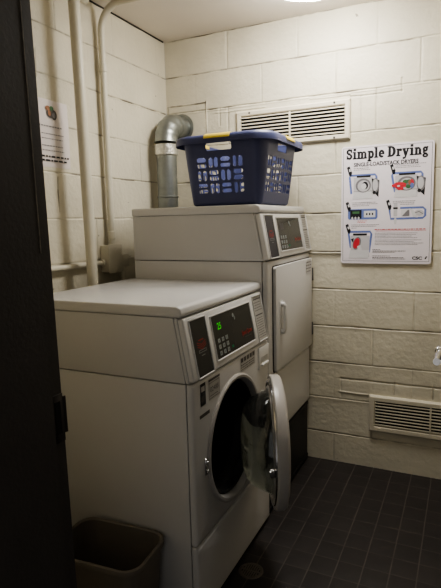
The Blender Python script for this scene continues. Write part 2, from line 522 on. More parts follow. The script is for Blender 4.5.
def front_panel(bm, y0, y1, z0, z1, x, hole, dep=.022, r=.014, m=0):
    """front sheet with rolled edges and, if hole=(cy,cz,R), a round opening"""
    cy, cz = (hole[0], hole[1]) if hole else ((y0+y1)/2, (z0+z1)/2)
    hy, hz, my, mz = (y1-y0)/2, (z1-z0)/2, (y0+y1)/2, (z0+z1)/2
    out = rrect(my, mz, hy, hz, .006)
    angs = sorted((math.atan2(b-cz, a-cy), a, b) for a, b in out)
    # densify outline
    dense = []
    n = len(out)
    for i in range(n):
        a, b = out[i], out[(i+1) % n]
        d = math.hypot(b[0]-a[0], b[1]-a[1]); k = max(1, int(d/.02))
        for q in range(k): dense.append((a[0]+(b[0]-a[0])*q/k, a[1]+(b[1]-a[1])*q/k))
    loops = []
    def inset(p, d):
        return (min(max(p[0], y0+d), y1-d), min(max(p[1], z0+d), z1-d))
    rings = [[(p, x-dep) for p in dense]]
    for k in range(5):
        t = PI/2*k/4
        rings.append([(inset(p, r*(1-math.sin(t))*0+r*(1-math.cos(t)) if False else r*(1-math.cos(t))), x-r+r*math.sin(t)) for p in dense])
    if hole:
        R = hole[2]
        rings.append([((cy+R*math.cos(math.atan2(p[1]-cz, p[0]-cy)), cz+R*math.sin(math.atan2(p[1]-cz, p[0]-cy))), x) for p in dense])
        rings.append([((cy+(R-.004)*math.cos(math.atan2(p[1]-cz, p[0]-cy)), cz+(R-.004)*math.sin(math.atan2(p[1]-cz, p[0]-cy))), x-.006) for p in dense])
    V = [[bm.verts.new((xx, p[0], p[1])) for p, xx in rg] for rg in rings]
    for a, b in zip(V, V[1:]):
        for k in range(len(a)):
            k2 = (k+1) % len(a)
            f = bm.faces.new((a[k], a[k2], b[k2], b[k])); f.material_index = m
    if not hole:
        f = bm.faces.new(V[-1]); f.material_index = m
    bmesh.ops.recalc_face_normals(bm, faces=bm.faces)

# --- washer
WY0, WY1 = -1.370, -.679
WXB, WXL, WXF = .182, .842, .880
WZB = .8412
washer = thing('washing_machine', 'white coin laundry front-load washer with its round door open and a green lit display', 'washing machine', (.53, (WY0+WY1)/2, 0))
cabinet_body(washer, WY0, WY1, WXB, WXF, .012, WZB-.003)
cabinet_top(washer, WY0, WY1, WXB, WXL, WXF, WZB, 1.054, 1.0915)
console(washer, WY0, WY1-WY0, WXL, WXF, WZB, 1.054, True)
CY, CZ, CR = -1.045, .543, .236
bm = nbm(); front_panel(bm, WY0, WY1, .279, WZB-.003, WXF, (CY, CZ, CR))
fp = obj('front_panel', bm, 'enamel2', washer)
bm = nbm(); front_panel(bm, WY0, WY1, .012, .276, WXF, None)
obj('lower_panel', bm, 'enamel2', washer)
# door ring, gasket, drum
bm = nbm()
lathe(bm, [(CR+.004, -.004), (CR+.004, .004), (CR-.003, .009), (CR-.012, .008), (CR-.018, -.002), (CR-.022, -.022), (CR-.022, -.05)], (WXF, CY, CZ), (1, 0, 0), 72)
obj('door_ring', bm, 'ringgrey', washer)
bm = nbm()
lathe(bm, [(CR-.020, -.02), (CR-.026, -.012), (CR-.034, -.018), (CR-.034, -.05), (CR-.045, -.06), (CR-.05, -.09), (CR-.03, -.11)], (WXF, CY, CZ), (1, 0, 0), 72)
obj('gasket', bm, 'rubber', washer)
bm = nbm()
lathe(bm, [(CR-.03, -.10), (CR-.025, -.14), (CR-.02, -.45), (CR-.06, -.47), (.06, -.46), (.04, -.44), (0, -.43)], (WXF, CY, CZ), (1, 0, 0), 48)
for a in (0.6, 2.7, 4.8):
    u = Vector((0, math.cos(a), math.sin(a)))
    c = Vector((WXF-.30, CY, CZ))+u*(CR-.045)
    tube(bm, [c+Vector((-.14, 0, 0)), c+Vector((.14, 0, 0))], .03, 10)
obj('drum', bm, 'drum', washer)
# detergent drawer
bm = nbm()
box(bm, WXF-.004, WXF+.007, -.804, -.690, .734, .828, .004, 2)
dd = obj('detergent_drawer', bm, 'plastic', washer)
bm = nbm()
box(bm, WXF+.004, WXF+.016, -.785, -.710, .748, .757, .004, 2)
box(bm, WXF+.006, WXF+.0075, -.785, -.710, .757, .785, .0006, 1, m=1)
obj('pull', bm, ['plastic', 'greyplate'], dd)
XW = frame((WXF, 0, 0), (0, 1, 0), (0, 0, 1))
bm = nbm(); D = Draw(bm, XW, .001)
D.rect(-1.322, .752, -1.284, .828, 1)
D.rect(-1.315, .800, -1.291, .818, 3, .0003); D.rect(-1.315, .765, -1.291, .785, 0, .0003)
obj('warning_sticker', bm, ['greytext', 'black', 'red', 'greyplate'], washer, smooth=0)
bm = nbm(); D = Draw(bm, XW, .001)
D.rect(-1.262, .752, -1.174, .826, 0); D.rect(-1.262, .818, -1.174, .826, 1, .0003)
D.text('02488', -1.218, .780, .026, 1, width=.064, align='c', lift=.0003)
D.lines(-1.25, -1.19, .765, 1, .01, 1, .003, lift=.0003)
D.stroke([(-1.258, .758), (-1.178, .758), (-1.178, .812), (-1.258, .812)], .002, 1, .0003, True)
obj('number_plate', bm, ['greyplate', 'greytext'], washer, smooth=0)
bm = nbm(); D = Draw(bm, XW, .001)
D.rect(-.990, .775, -.838, .832, 0)
for q in range(5): D.rect(-.984+q*.029, .812, -.962+q*.029, .829, 1, .0003)
D.lines(-.984, -.845, .799, 3, .009, 1, .004, .05, .0003)
obj('care_sticker', bm, ['greyplate', 'greytext'], washer, smooth=0)
bm = nbm(); D = Draw(bm, XW, .001)
D.rect(-1.330, .712, -1.258, .724, 0)
obj('name_badge', bm, ['greytext'], washer, smooth=0)
bm = nbm()
box(bm, WXF-.002, WXF+.006, -1.304, -1.290, .505, .565, .003)
box(bm, WXF+.004, WXF+.011, -1.301, -1.293, .545, .556, .002); box(bm, WXF+.004, WXF+.011, -1.301, -1.293, .514, .525, .002)
obj('latch_catch', bm, 'chrome', washer)
# the open door, modelled closed about its hinge and then swung
HG = Vector((WXF+.022, -.795, CZ-.008)); TH = math.radians(25.5)
R = .245
bm = nbm(); c = (0, -R, 0)
lathe(bm, [(.192, .004), (.205, .006), (.222, .004), (R-.004, .004), (R, .008), (R, .036), (R-.006, .044), (R-.03, .050), (.198, .050), (.193, .04), (.192, .02)], c, (1, 0, 0), 72, closed=True)
dw = obj('door', bm, 'ringgrey', washer, loc=(0, 0, 0))
dw.location = HG-washer.location; dw.rotation_euler = (0, 0, TH)
def sub(name, bm, mats, **k):
    o = obj(name, bm, mats, dw, loc=(0, 0, 0), **k); return o
bm = nbm()
lathe(bm, [(.190, .02), (.190, .0), (.182, -.025), (.160, -.070), (.130, -.095), (.08, -.108), (0, -.112), (0, -.108), (.079, -.104), (.128, -.091), (.157, -.067), (.178, -.025), (.186, .0), (.186, .02)], c, (1, 0, 0), 64, closed=False)
sub('glass_bowl', bm, 'glass')
bm = nbm()
lathe(bm, [(.190, .004), (.192, -.004), (.200, -.006), (.206, .000), (.202, .006)], c, (1, 0, 0), 64, closed=True)
lathe(bm, [(.222, .004), (.224, -.001), (.229, -.001), (.231, .004)], c, (1, 0, 0), 64, closed=True)
sub('inner_trim', bm, 'chrome')
bm = nbm()
lathe(bm, [(0, .044), (.150, .044), (.191, .040), (.191, .036), (.150, .040), (0, .040)], c, (1, 0, 0), 64)
sub('window_cover', bm, 'glass')
bm = nbm()
box(bm, -.022, .004, -2*R+.012, -2*R+.030, -.03, .0, .004); box(bm, -.026, -.012, -2*R+.008, -2*R+.030, -.012, -.004, .002)
sub('latch_hook', bm, 'chrome')
bm = nbm()
box(bm, -.016, .03, -.040, -.004, .06, .10, .004); box(bm, -.016, .03, -.040, -.004, -.10, -.06, .004)
tube(bm, [(-.006, .004, -.11), (-.006, .004, .11)], .008, 12)
sub('hinge', bm, 'ringgrey')

# --- dryer on its black stand
DY0, DY1 = -.673, -.012
DXB, DXL, DXF = .192, .8414, .8774
DZB, DZF = 1.1798, .351
bm = nbm()
prism(bm, [(DXB+.02, 0), (DXF-.012, 0), (DXF-.012, .05), (DXF-.012, DZF-.002), (DXB+.02, DZF-.002)], 1, DY0+.012, DY1-.006, .003)
for z in (.012, DZF-.03): box(bm, DXF-.014, DXF-.008, DY0+.012, DY1-.006, z, z+.018, .002)
stand = obj('dryer_stand', bm, 'standblack', base=(.53, -.34, 0))
tag(stand, 'low black steel stand raising the rear dryer off the floor', 'stand')
dryer = thing('tumble_dryer', 'white tumble dryer with closed square door in the corner, blue basket on top', 'dryer', (.53, (DY0+DY1)/2, DZF))
cabinet_body(dryer, DY0, DY1, DXB, DXF, DZF, DZB-.003)
cabinet_top(dryer, DY0, DY1, DXB, DXL, DXF, DZB, 1.386, 1.4241)
con = console(dryer, DY0+.0, DY1-DY0, DXL, DXF, DZB, 1.386, False) if False else None
# same console, a touch narrower
con = console(dryer, DY0-.004, DY1-DY0+.004, DXL, DXF, DZB, 1.386, False)
bm = nbm(); front_panel(bm, DY0, DY1, .655, DZB-.003, DXF, None)
obj('front_panel', bm, 'enamel2', dryer)
bm = nbm(); front_panel(bm, DY0, DY1, DZF, .652, DXF, None)
obj('lower_panel', bm, 'enamel2', dryer)
bm = nbm()
prism(bm, rrect((-.612-.030)/2, (.672+1.150)/2, (.612-.030)/2+.004, (1.150-.672)/2+.004, .014), 0, DXF+.0002, DXF+.003, m=1)
prism(bm, rrect((-.612-.030)/2, (.672+1.150)/2, (.612-.030)/2, (1.150-.672)/2, .012), 0, DXF+.001, DXF+.017, .004, 2, m=0)
dd = obj('door', bm, ['enamel2', 'seam'], dryer)
bm = nbm()
xh = DXF+.017
tube(bm, [(xh-.002, -.545, .975), (xh+.014, -.545, .975), (xh+.020, -.545, .968), (xh+.018, -.545, .86), (xh+.014, -.545, .85), (xh-.002, -.545, .85)], [.012, .012, .009, .008, .012, .012], 10)
box(bm, xh-.001, xh+.003, -.565, -.525, .835, .990, .0015)
obj('handle', bm, 'plastic', dd)
bm = nbm()
bm.free()
for z in (1.06, .76):
    bm = nbm(); box(bm, DXF+.001, DXF+.022, -.029, -.016, z-.035, z+.035, .003)
    obj('hinge', bm, 'greytext', dd)
bm = nbm(); D = Draw(bm, frame((DXF+.017, 0, 0), (0, 1, 0), (0, 0, 1)), .001)
D.rect(-.150, 1.07, -.045, 1.14, 0)
D.lines(-.145, -.05, 1.128, 4, .016, 1, .006, .1, .0003)
obj('sticker', bm, ['palegrey', 'inkgrey'], dd, smooth=0)

# ------------------------------------------------------------------ laundry basket
BX0, BX1, BY0, BY1 = .435, .868, -.650, -.150
BZ0, BZ1 = 1.4262, 1.732
def basket():
    root = thing('laundry_basket', 'dark blue slotted plastic laundry basket with yellow grips on top of the dryer', 'laundry basket', ((BX0+BX1)/2, (BY0+BY1)/2, BZ0))
    cx, cy = root.location.x, root.location.y
    HX, HY, RR = (BX1-BX0)/2, (BY1-BY0)/2, .075
    # perimeter loop param: list of (px,py, side, s) at unit scale
    def loop(n_per):
        P = []
        segs = [(-1, -1, 0), (1, -1, 1), (1, 1, 2), (-1, 1, 3)]
        for (sx, sy, k) in segs:
            # straight part before the corner: side k ends at corner (sx,sy) -> begin with side then corner
            pass
        # side 0: near (-y) face going +x ; side1: +x face going +y ; side2: +y face going -x ; side3: -x face going -y
        def line(a, b, side, half):
            d = math.dist(a, b); n = max(2, int(d/.0032))
            for q in range(n):
                t = q/n
                P.append((a[0]+(b[0]-a[0])*t, a[1]+(b[1]-a[1])*t, side, -half+2*half*t))
        def corner(c, a0):
            n = 22
            for q in range(n):
                t = a0+PI/2*q/n
                P.append((c[0]+RR*math.cos(t), c[1]+RR*math.sin(t), -1, 0))
        line((-HX+RR, -HY), (HX-RR, -HY), 0, HX-RR); corner((HX-RR, -HY+RR), -PI/2)
        line((HX, -HY+RR), (HX, HY-RR), 1, HY-RR); corner((HX-RR, HY-RR), 0)
        line((HX-RR, HY), (-HX+RR, HY), 2, HX-RR); corner((-HX+RR, HY-RR), PI/2)
        line((-HX, HY-RR), (-HX, -HY+RR), 3, HY-RR); corner((-HX+RR, -HY+RR), PI)
        return P
    P = loop(0)
    H = BZ1-BZ0
    def prof(z):   # outline scale at height z
        t = z/H
        return -.047+.040*t**.9
    nz = 92
    zs = [.010+(H-.014)*k/nz for k in range(nz+1)]
    CW, CH = .056, .056
    def solid(side, s, z):
        if side < 0: return True
        half = (HX if side in (0, 2) else HY)
        lim = .118 if side in (0, 2) else .176
        # hand hole
        hx, hz, hw, hh = s+(.010 if side in (0, 2) else 0), z-.258, .062, .016
        dx = max(abs(hx)-(hw-hh*.6), 0); dz = max(abs(hz)-hh*.4, 0)
        if math.hypot(dx, dz) < hh*.6+.0005 and abs(hz) < hh: return False
        z0 = .050
        if side in (0, 2): s += .012
        r = math.floor((z-z0)/CH)
        if r < 0 or r > 2: return True
        n = 4 if side in (0, 2) else 6
        cw = 2*lim/n
        c = math.floor((s+lim)/cw)
        if c < 0 or c >= n: return True
        u = (s+lim)/cw-c; v = (z-z0)/CH-r
        if (c+r) % 2 == (0 if side in (0, 2) else 1): a, b = u, v       # two horizontal slots
        else: a, b = v, u
        for cc in (.27, .73):
            dx = max(abs(a-.5)-.24, 0); dz = abs(b-cc)
            if math.hypot(dx, dz) < .155: return False
        return True
    bm = nbm()
    rows = []
    for z in zs:
        ofs = prof(z)
        row = []
        for (px, py, side, s) in P:
            l = math.hypot(px, py)
            # inset by moving toward the rounded inner rectangle
            nx, ny = 0, 0
            if side == 0: ny = -1
            elif side == 1: nx = 1
            elif side == 2: ny = 1
            elif side == 3: nx = -1
            else:
                ccx = math.copysign(HX-RR, px); ccy = math.copysign(HY-RR, py)
                d = math.hypot(px-ccx, py-ccy); nx, ny = (px-ccx)/d, (py-ccy)/d
            row.append(bm.verts.new((cx+px+nx*ofs, cy+py+ny*ofs, BZ0+z)))
        rows.append(row)
    n = len(P)
    for j in range(nz):
        zc = (zs[j]+zs[j+1])/2
        for i in range(n):
            i2 = (i+1) % n
            side = P[i][2]; s = P[i][3]
            if side >= 0: s = s+.0016
            if solid(side, s, zc): bm.faces.new((rows[j][i], rows[j][i2], rows[j+1][i2], rows[j+1][i]))
    # floor of the basket and foot radius
    foot = []
    for ofs, z in ((-.051, .004), (-.058, 0), (-.07, 0)):
        row = []
        for (px, py, side, s) in P:
            if side < 0:
                ccx = math.copysign(HX-RR, px); ccy = math.copysign(HY-RR, py)
                d = math.hypot(px-ccx, py-ccy); nx, ny = (px-ccx)/d, (py-ccy)/d
            else: nx, ny = ((0, -1), (1, 0), (0, 1), (-1, 0))[side]
            sc = 1
            k = max(ofs, -RR+.002)
            row.append(bm.verts.new((cx+px+nx*k, cy+py+ny*k, BZ0+z)))
        foot.append(row)
    ch = [rows[0]]+foot
    for a, b in zip(ch, ch[1:]):
        for i in range(n):
            i2 = (i+1) % n
            try: bm.faces.new((b[i], b[i2], a[i2], a[i]))
            except ValueError: pass
    bm.faces.new(foot[-1][::-1])
    bmesh.ops.delete(bm, geom=[v for v in bm.verts if not v.link_faces], context='VERTS')
    body = obj('basket_body', bm, 'basket', root, smooth=50)
    md = body.modifiers.new('thickness', 'SOLIDIFY'); md.thickness = .0028; md.offset = 0
    # rim: rolled lip swept around the loop
    bm = nbm()
    lip = [(-.010, -.004), (-.010, .002), (-.004, .006), (.010, .006), (.024, .001), (.030, -.010), (.031, -.032), (.028, -.032), (.027, -.012), (.020, -.004), (.0, -.002)]
    rings = []
    for (px, py, side, s) in P[::3]:
        if side < 0:
            ccx = math.copysign(HX-RR, px); ccy = math.copysign(HY-RR, py)
            d = math.hypot(px-ccx, py-ccy); nx, ny = (px-ccx)/d, (py-ccy)/d
        else: nx, ny = ((0, -1), (1, 0), (0, 1), (-1, 0))[side]
        # the lip droops at the corners, as on the real one
        half = HX if side in (0, 2) else HY
        dz = 0
        rings.append([bm.verts.new((cx+px+nx*a, cy+py+ny*a, BZ1+b-.004+dz)) for a, b in lip])
    for a, b in zip(rings, rings[1:]+rings[:1]):
        for k in range(len(lip)):
            k2 = (k+1) % len(lip); bm.faces.new((a[k], b[k], b[k2], a[k2]))
    bmesh.ops.recalc_face_normals(bm, faces=bm.faces)
    obj('rim', bm, 'basket', root, smooth=50)
    # yellow grips on four sides
    gp = [(-.013, -.010), (-.013, .004), (-.005, .0085), (.011, .0085), (.026, .003), (.0335, -.010), (.0335, -.014), (.029, -.014), (.0, .001)]
    for (nx, ny, half) in ((0, -1, HY), (1, 0, HX), (0, 1, HY), (-1, 0, HX)):
        bm = nbm(); w = .062
        tx, ty = -ny, nx
        A = []
        for t in (-w, -w+.004, w-.004, w):
            sc = .96 if abs(t) == w else 1
            A.append([bm.verts.new((cx+nx*(half+a*sc)+tx*t, cy+ny*(half+a*sc)+ty*t, BZ1+b*sc-.004)) for a, b in gp])
        for a, b in zip(A, A[1:]):
            for k in range(len(gp)):
                k2 = (k+1) % len(gp); bm.faces.new((a[k], b[k], b[k2], a[k2]))
        bm.faces.new(A[0][::-1]); bm.faces.new(A[-1])
        bmesh.ops.recalc_face_normals(bm, faces=bm.faces)
        obj('grip', bm, 'yellow', root)
    return root
bk = basket()

# ------------------------------------------------------------------ exhaust duct
DX_, DYc = .10, -.185
duct = thing('exhaust_duct', 'galvanised round exhaust duct elbowing into the wall beside the blue basket', 'duct', (DX_, DYc, .5))
bm = nbm(); tube(bm, [(DX_, DYc, .5), (DX_, DYc, 1.0), (DX_, DYc, 1.79)], .057, 32)
for z in (1.10, 1.50): lathe(bm, [(.0575, -.006), (.061, -.003), (.061, .003), (.0575, .006)], (DX_, DYc, z), (0, 0, 1), 32)
tube(bm, [(DX_+.01, DYc, .56), (DX_+.086, DYc, .56)], .055, 24)
obj('straight_pipe', bm, 'galv', duct)
bm = nbm()
er = .105
pts = arc3((DX_, DYc+er, 1.80), (0, -1, 0), (0, 0, 1), er, 0, PI/2, 16)
# gored elbow: stepped segments
rs = []
pp = []
for i, p in enumerate(pts):
    pp.append(p); rs.append(.0665 if i % 4 == 0 else .0625)
tube(bm, pp, rs, 32)
e1 = pts[-1]
tube(bm, [e1, (e1.x, -.004, e1.z)], .061, 32)
lathe(bm, [(.062, 0), (.080, .0), (.080, .004), (.062, .006)], (e1.x, -.001, e1.z), (0, -1, 0), 32)
obj('elbow', bm, 'galv', duct)
bm = nbm()
lathe(bm, [(.0575, -.05), (.0655, -.044), (.0655, -.02), (.0665, 0), (.0665, .010), (.063, .014)], (DX_, DYc, 1.775), (0, 0, 1), 40)
obj('foil_tape', bm, 'foil', duct)

# ------------------------------------------------------------------ vent grilles on the back wall
def grille(label, x0, x1, z0, z1, bw, nsl, mat_, mull, thick, tilt, screws):
    root = thing('vent_grille', label, 'vent grille', ((x0+x1)/2, 0, z0), 'wall vent grilles')
    bm = nbm(); t = thick
    # bevelled flange as four mitred bars
    prof = [(0, 0), (0, t*.6), (bw*.25, t), (bw*.85, t), (bw, t*.5), (bw, -.002), (0, -.002)]
    P = [(x0, z0), (x1, z0), (x1, z1), (x0, z1)]
    dirs = [(1, 1), (-1, 1), (-1, -1), (1, -1)]
    rings = [[bm.verts.new((P[k][0]+dirs[k][0]*a, -.002-b, P[k][1]+dirs[k][1]*a)) for a, b in prof] for k in range(4)]
    for k in range(4):
        A, B = rings[k], rings[(k+1) % 4]
        for q in range(len(prof)):
            q2 = (q+1) % len(prof); bm.faces.new((A[q], B[q], B[q2], A[q2]))
    bmesh.ops.recalc_face_normals(bm, faces=bm.faces)
    fr_ = obj('frame', bm, mat_, root, smooth=25)
    bm = nbm()
    box(bm, x0+bw*.9, x1-bw*.9, -.0035, -.0025, z0+bw*.9, z1-bw*.9)
    obj('dark_opening', bm, 'void', root, smooth=0)
    ix0, ix1, iz0, iz1 = x0+bw, x1-bw, z0+bw, z1-bw
    p = (iz1-iz0)/nsl
    for i in range(nsl):
        bm = nbm(); zc = iz0+(i+.5)*p
        if tilt == 0: box(bm, ix0-.001, ix1+.001, -.004-t*.8, -.004-t*.45, zc-p*.16, zc+p*.20, .0008, 1)
        else: prism(bm, [(-.004, zc+p*.30), (-.004, zc+p*.20), (-.004-t*.75, zc-p*.22), (-.004-t*.85, zc-p*.22), (-.004-t*.85, zc+p*.10), (-.004-t*.75, zc+p*.12)], 0, ix0-.001, ix1+.001)
        obj('slat', bm, mat_, root, smooth=0)
    bm = nbm()
    box(bm, mull-.004, mull+.004, -.004-t*.95, -.003, iz0, iz1, .001, 1)
    obj('mullion', bm, mat_, root)
    if screws:
        for sx in (x0+.08, x1-.08):
            for z in (z0+bw*.45, z1-bw*.45):
                bm = nbm(); lathe(bm, [(0, .003), (.004, .003), (.006, 0)], (sx, -.002-t, z), (0, -1, 0), 12)
                obj('screw', bm, 'greytext', fr_)
    return root
grille('cream metal louvre vent high on the wall behind the blue basket', .457, 1.087, 1.757, 1.956, .028, 8, 'grille', .768, .014, .002, True)
grille('wall-coloured louvre vent low on the wall near the floor', 1.204, 1.82, .214, .414, .032, 8, 'grille2', 1.512, .018, 0, False)

# ------------------------------------------------------------------ pipes on the left wall
def curve_thing(name, label, cat, build, base, mats='pipe', group=None):
    bm = nbm(); build(bm); o = obj(name, bm, mats, base=base); tag(o, label, cat, group); return o
PX, PY = .105, -.885
def bA(bm):
    tube(bm, [(PX, PY, 0), (PX, PY, 1.2), (PX, PY-.019, HC)], .0245, 20)
    for z in (.5,): lathe(bm, [(.0245, -.012), (.031, -.010), (.031, .008), (.0245, .010)], (PX, PY, z), (0, 0, 1), 20)
curve_thing('standpipe', 'thick cream painted vertical pipe running floor to ceiling beside the paper notice', 'pipe', bA, (PX, PY, 0))
CX_, CYc = .032, -.632
def bB(bm):
    pts = [Vector((CX_, CYc, z)) for z in (1.24, 1.6, 2.0, 2.24)]
    pts += arc3((CX_+.12, CYc, 2.26), (-1, 0, 0), (0, 0, 1), .12, .05, PI/2, 12)
    pts += [Vector((CX_+.4, CYc, 2.38)), Vector((.75, CYc, 2.38))]
    tube(bm, pts, .0165, 16)
    for z in (2.10, 1.30): lathe(bm, [(.0165, -.02), (.0195, -.018), (.0195, .018), (.0165, .02)], (CX_, CYc, z), (0, 0, 1), 16)
curve_thing('conduit', 'cream painted conduit rising from the junction box and bending along the ceiling', 'conduit', bB, (CX_, CYc, 1.24))
def bC(bm):
    tube(bm, [(.02, -1.93, 1.165), (.02, -1.2, 1.165), (.02, -.693, 1.165)], .0125, 14)
    lathe(bm, [(.0125, 0), (.018, .0), (.018, .014), (.0125, .016)], (.02, -.712, 1.165), (0, 1, 0), 14)
curve_thing('conduit', 'thin horizontal cream conduit running along the left wall to the junction box', 'conduit', bC, (.02, -1.2, 1.165))
def bD(bm):
    tube(bm, [(.035, -1.93, 2.372), (.035, -1.3, 2.372), (.035, -.735, 2.372)], .021, 16)
curve_thing('ceiling_pipe', 'short cream pipe under the ceiling joint above the left wall', 'pipe', bD, (.035, -1.93, 2.372))
jb = thing('junction_box', 'cream painted electrical junction box with a blank cover on the left wall', 'junction box', (0, -.6, 1.115))
bm = nbm(); box(bm, .001, .052, -.690, -.588, 1.118, 1.250, .003)
obj('housing', bm, 'pipe', jb)
bm = nbm(); box(bm, .052, .057, -.695, -.583, 1.113, 1.255, .002)
for z in (1.13, 1.238): lathe(bm, [(0, .002), (.004, .002), (.005, 0)], (.057, -.639, z), (1, 0, 0), 10)
obj('cover', bm, 'pipe', jb)
bm = nbm(); box(bm, .012, .050, -.588, -.515, 1.135, 1.200, .006)
tube(bm, [(.03, -.548, 1.14), (.03, -.548, .62)], .012, 12)
obj('outlet_fitting', bm, 'pipe', jb)

# ------------------------------------------------------------------ the poster
PX0, PX1, PZ0, PZ1 = 1.046, 1.490, 1.120, 1.718
def glyph_word(D, word, x, y, cap, m, width):
    """bold slab-serif lettering built from strokes; returns nothing, fits the given width"""
    xh = .70; st = .20; sl = .085
    def arc(cx, cy, rx, ry, a0, a1, n=14): return [(cx+rx*math.cos(math.radians(a0+(a1-a0)*k/n)), cy+ry*math.sin(math.radians(a0+(a1-a0)*k/n))) for k in range(n+1)]
    def G(ch):
        S = []; R = []
        if ch == 'S':
            S.append((arc(.34, .74, .22, .19, 20, 250)[0:], .16)); S.append(([(.27, .565), (.34, .52), (.42, .47)], .2)); S.append((arc(.35, .27, .23, .20, 70, -160), .16))
            R += [(.56, .66, .64, .98), (.06, .02, .13, .36)]; w = .72
        elif ch == 'i': R += [(.12, 0, .32, xh), (.02, 0, .42, sl), (.02, xh-sl, .2, xh), (.10, .82, .34, 1.02)]; w = .46
        elif ch in 'mn':
            k = 2 if ch == 'm' else 1
            R += [(.10, 0, .30, xh), (.02, xh-sl, .2, xh), (.0, 0, .38, sl)]
            for q in range(k):
                x0 = .20+q*.38
                S.append((arc(x0+.20, xh-.24, .18, .17, 160, 0), .13)); R += [(x0+.28, 0, x0+.48, xh-.22), (x0+.20, 0, x0+.56, sl)]
            w = .80+.38*(k-1)
        elif ch == 'p':
            R += [(.10, -.3, .30, xh), (.02, xh-sl, .2, xh), (.0, -.3, .42, -.3+sl)]; S.append((arc(.42, xh/2, .19, .28, 130, -130), .17)); w = .72
        elif ch == 'l': R += [(.12, 0, .32, 1.02), (.02, 0, .42, sl), (.02, 1.02-sl, .2, 1.02)]; w = .46
        elif ch == 'e': S.append((arc(.32, xh/2, .21, .28, 0, 315, 20), .17)); R += [(.16, xh/2-.04, .60, xh/2+.05)]; w = .66
        elif ch == 'D': R += [(.10, 0, .32, 1), (0, 0, .4, sl), (0, 1-sl, .4, 1)]; S.append((arc(.36, .5, .38, .43, 90, -90), [.1+.13*math.sin(PI*k/14) for k in range(15)])); w = .92
        elif ch == 'r': R += [(.10, 0, .30, xh), (.02, xh-sl, .2, xh), (0, 0, .42, sl)]; S.append((arc(.46, xh-.26, .18, .19, 160, 60), .14)); S.append((arc(.50, xh-.13, .05, .05, 0, 360), .1)); w = .64
        elif ch == 'y':
            S.append(([(.12, xh), (.36, .04)], .20)); S.append(([(.60, xh), (.36, .02), (.27, -.2), (.14, -.24)], .11)); R += [(0, xh-sl, .32, xh), (.44, xh-sl, .72, xh), (.05, -.3, .2, -.14)]; w = .74
        elif ch == 'g':
            S.append((arc(.30, .48, .17, .16, 0, 360, 20), .15)); S.append((arc(.32, -.10, .22, .13, 0, 360, 20), .12)); S.append(([(.18, .33), (.13, .2), (.2, .1), (.46, .06)], .12)); S.append(([(.42, .6), (.52, .68), (.62, .66)], .1)); w = .66
        else: w = .26
        return S, R, w
    tot = sum(G(c)[2]+.05 for c in word)
    sx = width/tot; px = x
    for q, ch in enumerate(word):
        S, R_, w = G(ch)
        bo = .035
        for pts, wd in S:
            wds = [(v+.05)*cap for v in wd] if isinstance(wd, list) else (wd+.05)*cap
            D.stroke([(px+a*sx, y+b*cap) for a, b in pts], wds, m, .0001*(q % 2))
        for (a, b, c, d) in R_: D.rect(px+(a-bo)*sx, y+(b-.02)*cap, px+(c+bo)*sx, y+(d+.02)*cap, m, .0002)
        px += (w+.05)*sx
poster = thing('instruction_poster', 'white laminated Simple Drying instruction poster on the back wall', 'poster', ((PX0+PX1)/2, 0, PZ0))
bm = nbm()
prism(bm, rrect((PX0+PX1)/2, (PZ0+PZ1)/2, (PX1-PX0)/2, (PZ1-PZ0)/2, .014), 1, -.006, -.0095, m=0)
prism(bm, rrect((PX0+PX1)/2, (PZ0+PZ1)/2, (PX1-PX0)/2-.05, (PZ1-PZ0)/2-.05, .014), 1, -.001, -.006, m=0)
sheet = obj('sheet', bm, 'paper', poster, smooth=30)
PW, PH = PX1-PX0, PZ1-PZ0
XP = frame((PX0, -.0095, PZ0), (1, 0, 0), (0, 0, 1))
bm = nbm(); D = Draw(bm, XP, .0004)
INK, GREY, LG, BLUE, PALE, RED, GRN, ORG = range(8)
def U(u): return u*PW
def Vv(v): return (1-v)*PH
